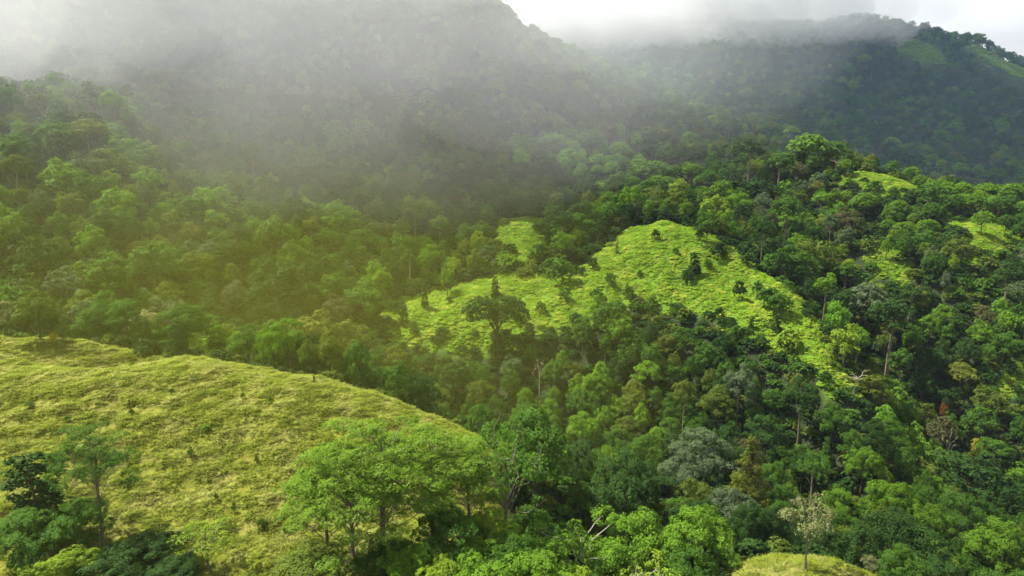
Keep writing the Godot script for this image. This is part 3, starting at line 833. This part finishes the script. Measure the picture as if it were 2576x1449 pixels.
func build_grass() -> void:
	var grass_mat := leafy("grass", Color(1, 1, 1))
	grass_mat.roughness = 0.75
	var tufts := [tuft(24, 0.9, 0.34, 0.05), tuft(20, 1.2, 0.24, 0.055), tuft(26, 0.8, 0.48, 0.045)]
	var mounds := [fern_mound(), fern_mound(), fern_mound()]
	for f in fields:
		var box: Rect2 = f[2]
		var kind: String = f[0]
		var is_pasture: bool = kind in ["pasture", "mound"]
		var step := 0.56 if is_pasture else 0.86
		if kind in ["patch7", "patch8"]:
			step = 3.2
		var where := [[], [], []]
		var colors := [PackedColorArray(), PackedColorArray(), PackedColorArray()]
		var x := box.position.x
		while x < box.end.x:
			var z := box.position.y
			while z < box.end.y:
				var px := x + rng.randf_range(-0.5, 0.5) * step
				var pz := z + rng.randf_range(-0.5, 0.5) * step
				z += step
				if absf(px) > 0.82 * -pz + 12.0 or cover(px, pz, 3.0) != kind:
					continue
				var k := rng.randi() % 3
				var n := fine.get_noise_2d(px / 9.0, pz / 9.0)
				var n2 := fine.get_noise_2d(px / 2.5 + 90.0, pz / 2.5)
				var c: Color
				var s := rng.randf_range(0.7, 1.3)
				if is_pasture:
					if n2 < -0.35 and rng.randf() < 0.3:
						continue
					c = Color(0.158, 0.195, 0.022).lerp(Color(0.260, 0.268, 0.076), clampf(n * 1.6 + rng.randf_range(-0.15, 0.25), 0.0, 1.0)).lerp(Color(0.085, 0.135, 0.018), clampf(-n2 * 1.3 + rng.randf_range(-0.4, 0.08), 0.0, 0.42))
					s *= clampf(0.9 + 0.9 * fine.get_noise_2d(px / 4.0, pz / 4.0 + 30.0), 0.65, 1.35)
				else:
					c = Color(0.165, 0.275, 0.018).lerp(Color(0.29, 0.35, 0.042), clampf(n * 2.0 + rng.randf_range(-0.25, 0.25), 0.0, 1.0)).lerp(Color(0.085, 0.170, 0.018), clampf(-n2 * 1.5 + rng.randf_range(-0.35, 0.08), 0.0, 0.55))
					s *= clampf(1.0 + 1.5 * fine.get_noise_2d(px / 5.0 + 20.0, pz / 5.0), 0.6, 1.5) * 0.85
					s *= 1.0 if step < 2.0 else 2.6
				var b := Basis(Vector3.UP, rng.randf() * TAU).scaled(Vector3(s, s * rng.randf_range(0.7, 1.2), s))
				where[k].append(Transform3D(b, Vector3(px, height(px, pz) - 0.04, pz)))
				colors[k].append(c)
			x += step
		var holder := Node3D.new()
		var said = {"pasture": ["pasture_grass", "yellow green grass tussocks covering the big pasture hill"], "mound": ["mound_grass", "dry yellow grass on the small mound at bottom right"],
			"ridge": ["ridge_ferns", "bright lime ferns and grass covering the central ridge"], "patch1": ["upper_patch_ferns", "lime ferns on the small patch above the central ridge"],
			"patch2": ["knoll_grass", "yellow green grass on the far knoll crest"], "patch3": ["strip_ferns", "lime ferns on the narrow strip right of the ridge"],
			"patch4": ["clearing_ferns", "lime ferns in the clearing under the right crest"], "patch5": ["lower_clearing_ferns", "lime ferns in the lower clearing near the right edge"],
			"patch6": ["edge_ferns", "bright lime ferns at the right edge of the valley"], "patch7": ["mountain_meadow_grass", "dull green meadow grass high on the far mountain"], "patch8": ["shoulder_meadow_grass", "dull green grass on the far mountain's right shoulder"]}[kind]
		holder.name = said[0]
		holder.set_meta("kind", "stuff")
		holder.set_meta("label", said[1])
		holder.set_meta("category", "grass")
		add_child(holder)
		for k in 3:
			if where[k].size():
				scatter("tussock" if is_pasture else "fern", tufts[k] if is_pasture else mounds[k], grass_mat, where[k], colors[k], holder)

# ------------------------------------------------------------------ plants
func seen_over(x: float, y: float, z: float, slack: float) -> bool:
	var d := Vector3(x, y, z) - EYE
	var n := int(clampf(d.length() / 12.0, 8.0, 60.0))
	for k in range(3, n - 1):
		var p := EYE + d * (float(k) / n)
		if smooth_height(p.x, p.z) > p.y + slack:
			return false
	return true

func build_plants() -> void:
	var all := []   # x, z, form, tone, height, radius, single
	var hash := {}
	for k in range(0, PLANTS.size(), 6):
		var p := [PLANTS[k], PLANTS[k + 1], PLANTS[k + 2], PLANTS[k + 3], PLANTS[k + 4], PLANTS[k + 5], true]
		all.append(p)
		put(hash, p)
	var z := -92.0
	while z > -1210.0:
		var step := 6.0 if z > -300.0 else 7.4 if z > -480.0 else 9.6
		var half := 0.80 * -z + 25.0
		var x := -half
		while x < half:
			var px := x + rng.randf_range(-0.48, 0.48) * step
			var pz := z + rng.randf_range(-0.48, 0.48) * step
			x += step
			if cover(px, pz) != "" or (pz > -150.0 and cover(px, pz, 0.0) != ""):
				continue
			if pz > -112.0 and px < 30.0:
				continue
			var far := -pz > 450.0
			var rad := rng.randf_range(2.4, 5.0) if rng.randf() < 0.82 else rng.randf_range(5.4, 8.8)
			if far:
				rad *= 1.12
			if cover(px - rad * 0.5, pz + rad * 0.8, 0.0) != "" or cover(px + rad * 0.5, pz + rad * 0.8, 0.0) != "":
				if rad > 4.5 or rng.randf() < 0.5:
					continue
			if crowded(hash, px, pz, rad * 0.54):
				continue
			var y := smooth_height(px, pz)
			if not seen_over(px, y + 22.0, pz, 10.0):
				continue
			var form := "dome"
			var q := rng.randf()
			var crest := (px > 185.0 and px < 330.0 and pz < -325.0 and pz > -415.0) or (absf(px - 75.0) < 45.0 and absf(pz + 455.0) < 50.0)
			if crest:
				form = "umbrella" if q < 0.8 else "dome"
			elif q < 0.045:
				form = "tall"
			elif q < 0.12:
				form = "layer"
			elif q < 0.129 and -pz < 450.0:
				form = "bare"
			var nn := fine.get_noise_2d(px / 60.0, pz / 60.0) + rng.randf_range(-0.55, 0.55)
			var tone := "mid"
			if crest:
				tone = "bright" if rng.randf() < 0.6 else "mid"
			elif nn < -0.22:
				tone = "dark"
			elif nn > 0.5:
				tone = "bright"
			elif nn > 0.36:
				tone = "lime" if rng.randf() < 0.35 else "yellowolive" if rng.randf() < 0.4 else "bright"
			elif nn > 0.2:
				tone = "olive"
			elif rng.randf() < (0.34 if px < -80.0 else 0.14):  # left slope gets more pale crowns, partly to imitate its sunlit haze
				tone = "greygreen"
			elif rng.randf() < 0.05:
				tone = "brown"
			if form == "bare":
				tone = "pale"
			var h: float = {"dome": 1.5 * rad + 6.0, "layer": 1.0 * rad + 8.0, "umbrella": 1.3 * rad + 5.0, "tall": 1.3 * rad + 11.0, "spire": 3.0 * rad + 4.0, "bare": 1.3 * rad + 8.0}[form] * rng.randf_range(0.85, 1.15)
			if form in ["spire", "bare"]:
				rad *= 0.7
			if form == "bare" and rng.randf() < 0.4:
				continue
			if ((pz > -420.0 and pz < -150.0) or pz < -940.0) and hides_clearing(px, y, pz, h, rad):
				continue
			var p := [px, pz, form, tone, h, rad, false]
			all.append(p)
			put(hash, p)
		z -= step
	print("plants ", all.size())
	# the ones that show largest stand as single trees
	var order := []
	for k in all.size():
		var p: Array = all[k]
		if p[6]:
			continue
		var y := smooth_height(p[0], p[1])
		var s: float = p[5] / Vector3(p[0], y + p[4] - 100.0, p[1]).length()
		if absf(p[0]) < 0.74 * -p[1] and seen_over(p[0], y + p[4] * 0.85, p[1], -1.0):
			order.append([s, k])
	order.sort_custom(func(a, b): return a[0] > b[0])
	var left := {"dome": 170, "tall": 25, "layer": 20, "spire": 12, "umbrella": 30, "bare": 8}
	for o in order:
		var f: String = all[o[1]][2]
		if left.get(f, 0) > 0:
			left[f] -= 1
			all[o[1]][6] = true
	# labels: what it is, which one, where
	var by_place := {}
	for p in all:
		if p[6]:
			var best := 1e9
			var said := ""
			for k in range(0, PLACES.size(), 3):
				var d := Vector2(p[0] - PLACES[k], (p[1] - PLACES[k + 1]) * 0.7).length()
				if d < best:
					best = d
					said = PLACES[k + 2]
			p.append(said)
			by_place.get_or_add(SAY[p[3]] + " " + KIND[p[2]][1] + "|" + said, []).append(p)
	for k in by_place:
		by_place[k].sort_custom(func(a, b): return a[0] / -a[1] < b[0] / -b[1])
		for q in by_place[k].size():
			var which: String = "" if by_place[k].size() == 1 else ORDINAL[mini(q, ORDINAL.size() - 1)]
			by_place[k][q].append(which)
	var many := {}
	var tones_of := {}
	for p in all:
		var dist := Vector2(p[0], p[1]).length()
		var y := height(p[0], p[1])
		var kind := pick(p[2], dist)
		var sx: float = p[5] / kind.R
		var sy: float = p[4] / kind.H
		var turn := rng.randf() * TAU
		if p[2] == "banyan":
			turn = 0.0
		var wide := rng.randf_range(0.8, 1.25)
		var b := Basis(Vector3.UP, turn) * Basis.from_scale(Vector3(sx * wide, sy, sx / wide))
		if p[6]:
			var t := Node3D.new()
			t.name = numbered(KIND[p[2]][0])
			t.transform = Transform3D(b, Vector3(p[0], y, p[1]))
			t.set_meta("label", "%s %s %s%s" % [SAY[p[3]], KIND[p[2]][1], (p[8] + " " if p[8] else ""), p[7]])
			t.set_meta("category", KIND[p[2]][2])
			t.set_meta("group", KIND[p[2]][1] + "s of the valley")
			add_child(t)
			var w := MeshInstance3D.new()
			w.name = "trunk"
			w.mesh = kind.trunk
			w.material_override = bark_mats["pale" if p[2] in ["bare", "openv"] else "grey" if p[2] in ["tall", "open", "feather"] else "brown"]
			t.add_child(w)
			var c := MeshInstance3D.new()
			c.name = "crown"
			c.mesh = kind.crown
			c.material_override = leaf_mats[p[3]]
			t.add_child(c)
		else:
			var zone := "valley_forest" if -p[1] < 330.0 else "far_mountain_forest" if p[1] < -560.0 and p[0] > 60.0 else "mountain_forest"
			var m: Array = many.get_or_add(zone, {}).get_or_add(kind.crown, [kind, [], PackedColorArray(), p[2]])
			m[1].append(Transform3D(b, Vector3(p[0], y, p[1])))
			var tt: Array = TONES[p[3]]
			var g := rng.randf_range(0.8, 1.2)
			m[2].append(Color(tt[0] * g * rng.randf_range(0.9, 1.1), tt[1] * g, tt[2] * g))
	for zone in many:
		var holder := Node3D.new()
		holder.name = zone
		holder.set_meta("kind", "stuff")
		holder.set_meta("label", {"valley_forest": "dense rain forest filling the valley around the ridge", "mountain_forest": "dense rain forest on the misty slopes behind the ridge", "far_mountain_forest": "rain forest covering the far mountain under the cloud"}[zone])
		holder.set_meta("category", "forest")
		add_child(holder)
		for key in many[zone]:
			var m: Array = many[zone][key]
			scatter("canopy", m[0].crown, stuff_leaf, m[1], m[2], holder)
			var plain := PackedColorArray()
			plain.resize(m[1].size())
			plain.fill(Color(1, 1, 1))
			scatter("trunks", m[0].trunk, bark_mats["pale" if m[3] == "bare" else "grey" if m[3] == "tall" else "brown"], m[1], plain, holder)
	# low growth on the forest floor
	var low := [lib["shrub"][1][0], lib["shrub"][1][1], lib["shrub"][1][2]]
	var where := [[], [], []]
	var colors := [PackedColorArray(), PackedColorArray(), PackedColorArray()]
	z = -84.0
	while z > -440.0:
		var step := 3.0 if z > -250.0 else 4.5
		var half := 0.80 * -z + 20.0
		var x := -half
		while x < half:
			var px := x + rng.randf_range(-0.5, 0.5) * step
			var pz := z + rng.randf_range(-0.5, 0.5) * step
			x += step
			if cover(px, pz, 3.0) != "":
				if -pz < 180.0 or rng.randf() < 0.6 or (cover(px - 5.0, pz, 3.0) != "" and cover(px + 5.0, pz, 3.0) != "" and cover(px, pz - 5.0, 3.0) != "" and cover(px, pz + 5.0, 3.0) != ""):
					continue
			var y := height(px, pz)
			if not seen_over(px, y + 6.0, pz, 6.0):
				continue
			var k := rng.randi() % 3
			var s := rng.randf_range(0.5, 1.0) * step / 3.0
			where[k].append(Transform3D(Basis(Vector3.UP, rng.randf() * TAU).scaled(Vector3(s * 1.1, s * rng.randf_range(0.5, 1.0), s * 1.1)), Vector3(px, y - 0.2, pz)))
			var tt: Array = TONES[["dark", "dark", "dark", "mid", "olive"][rng.randi() % 5]]  # mostly dark tones, putting shade into the gaps between trees
			colors[k].append(Color(tt[0], tt[1], tt[2]))
		z -= step
	var under := Node3D.new()
	under.name = "undergrowth"
	under.set_meta("kind", "stuff")
	under.set_meta("label", "low leafy undergrowth between the forest trees")
	under.set_meta("category", "undergrowth")
	add_child(under)
	for k in 3:
		scatter("undergrowth_leaves", low[k].crown, stuff_leaf, where[k], colors[k], under)

func hides_clearing(x: float, y: float, z: float, h: float, r: float) -> bool:
	# whether a tree here would stand before one of the open grass slopes
	for q in [[0.0, 0.95], [-0.75, 0.6], [0.75, 0.6], [-0.45, 0.85], [0.45, 0.85], [0.0, 0.55]]:
		var d := Vector3(x + q[0] * r, y + h * q[1], z) - EYE
		for k in range(1, 50):
			var p := EYE + d * (1.0 + k * 3.0 / d.length())
			if smooth_height(p.x, p.z) > p.y:
				if cover(p.x, p.z, 0.0) != "":
					return true
				break
	return false

func put(hash: Dictionary, p: Array) -> void:
	hash.get_or_add(Vector2i(floori(p[0] / 16.0), floori(p[1] / 16.0)), []).append(p)

func crowded(hash: Dictionary, x: float, z: float, r: float) -> bool:
	var c := Vector2i(floori(x / 16.0), floori(z / 16.0))
	for i in range(-1, 2):
		for j in range(-1, 2):
			for p in hash.get(c + Vector2i(i, j), []):
				if Vector2(p[0] - x, p[1] - z).length() < r + p[5] * 0.62:
					return true
	return false
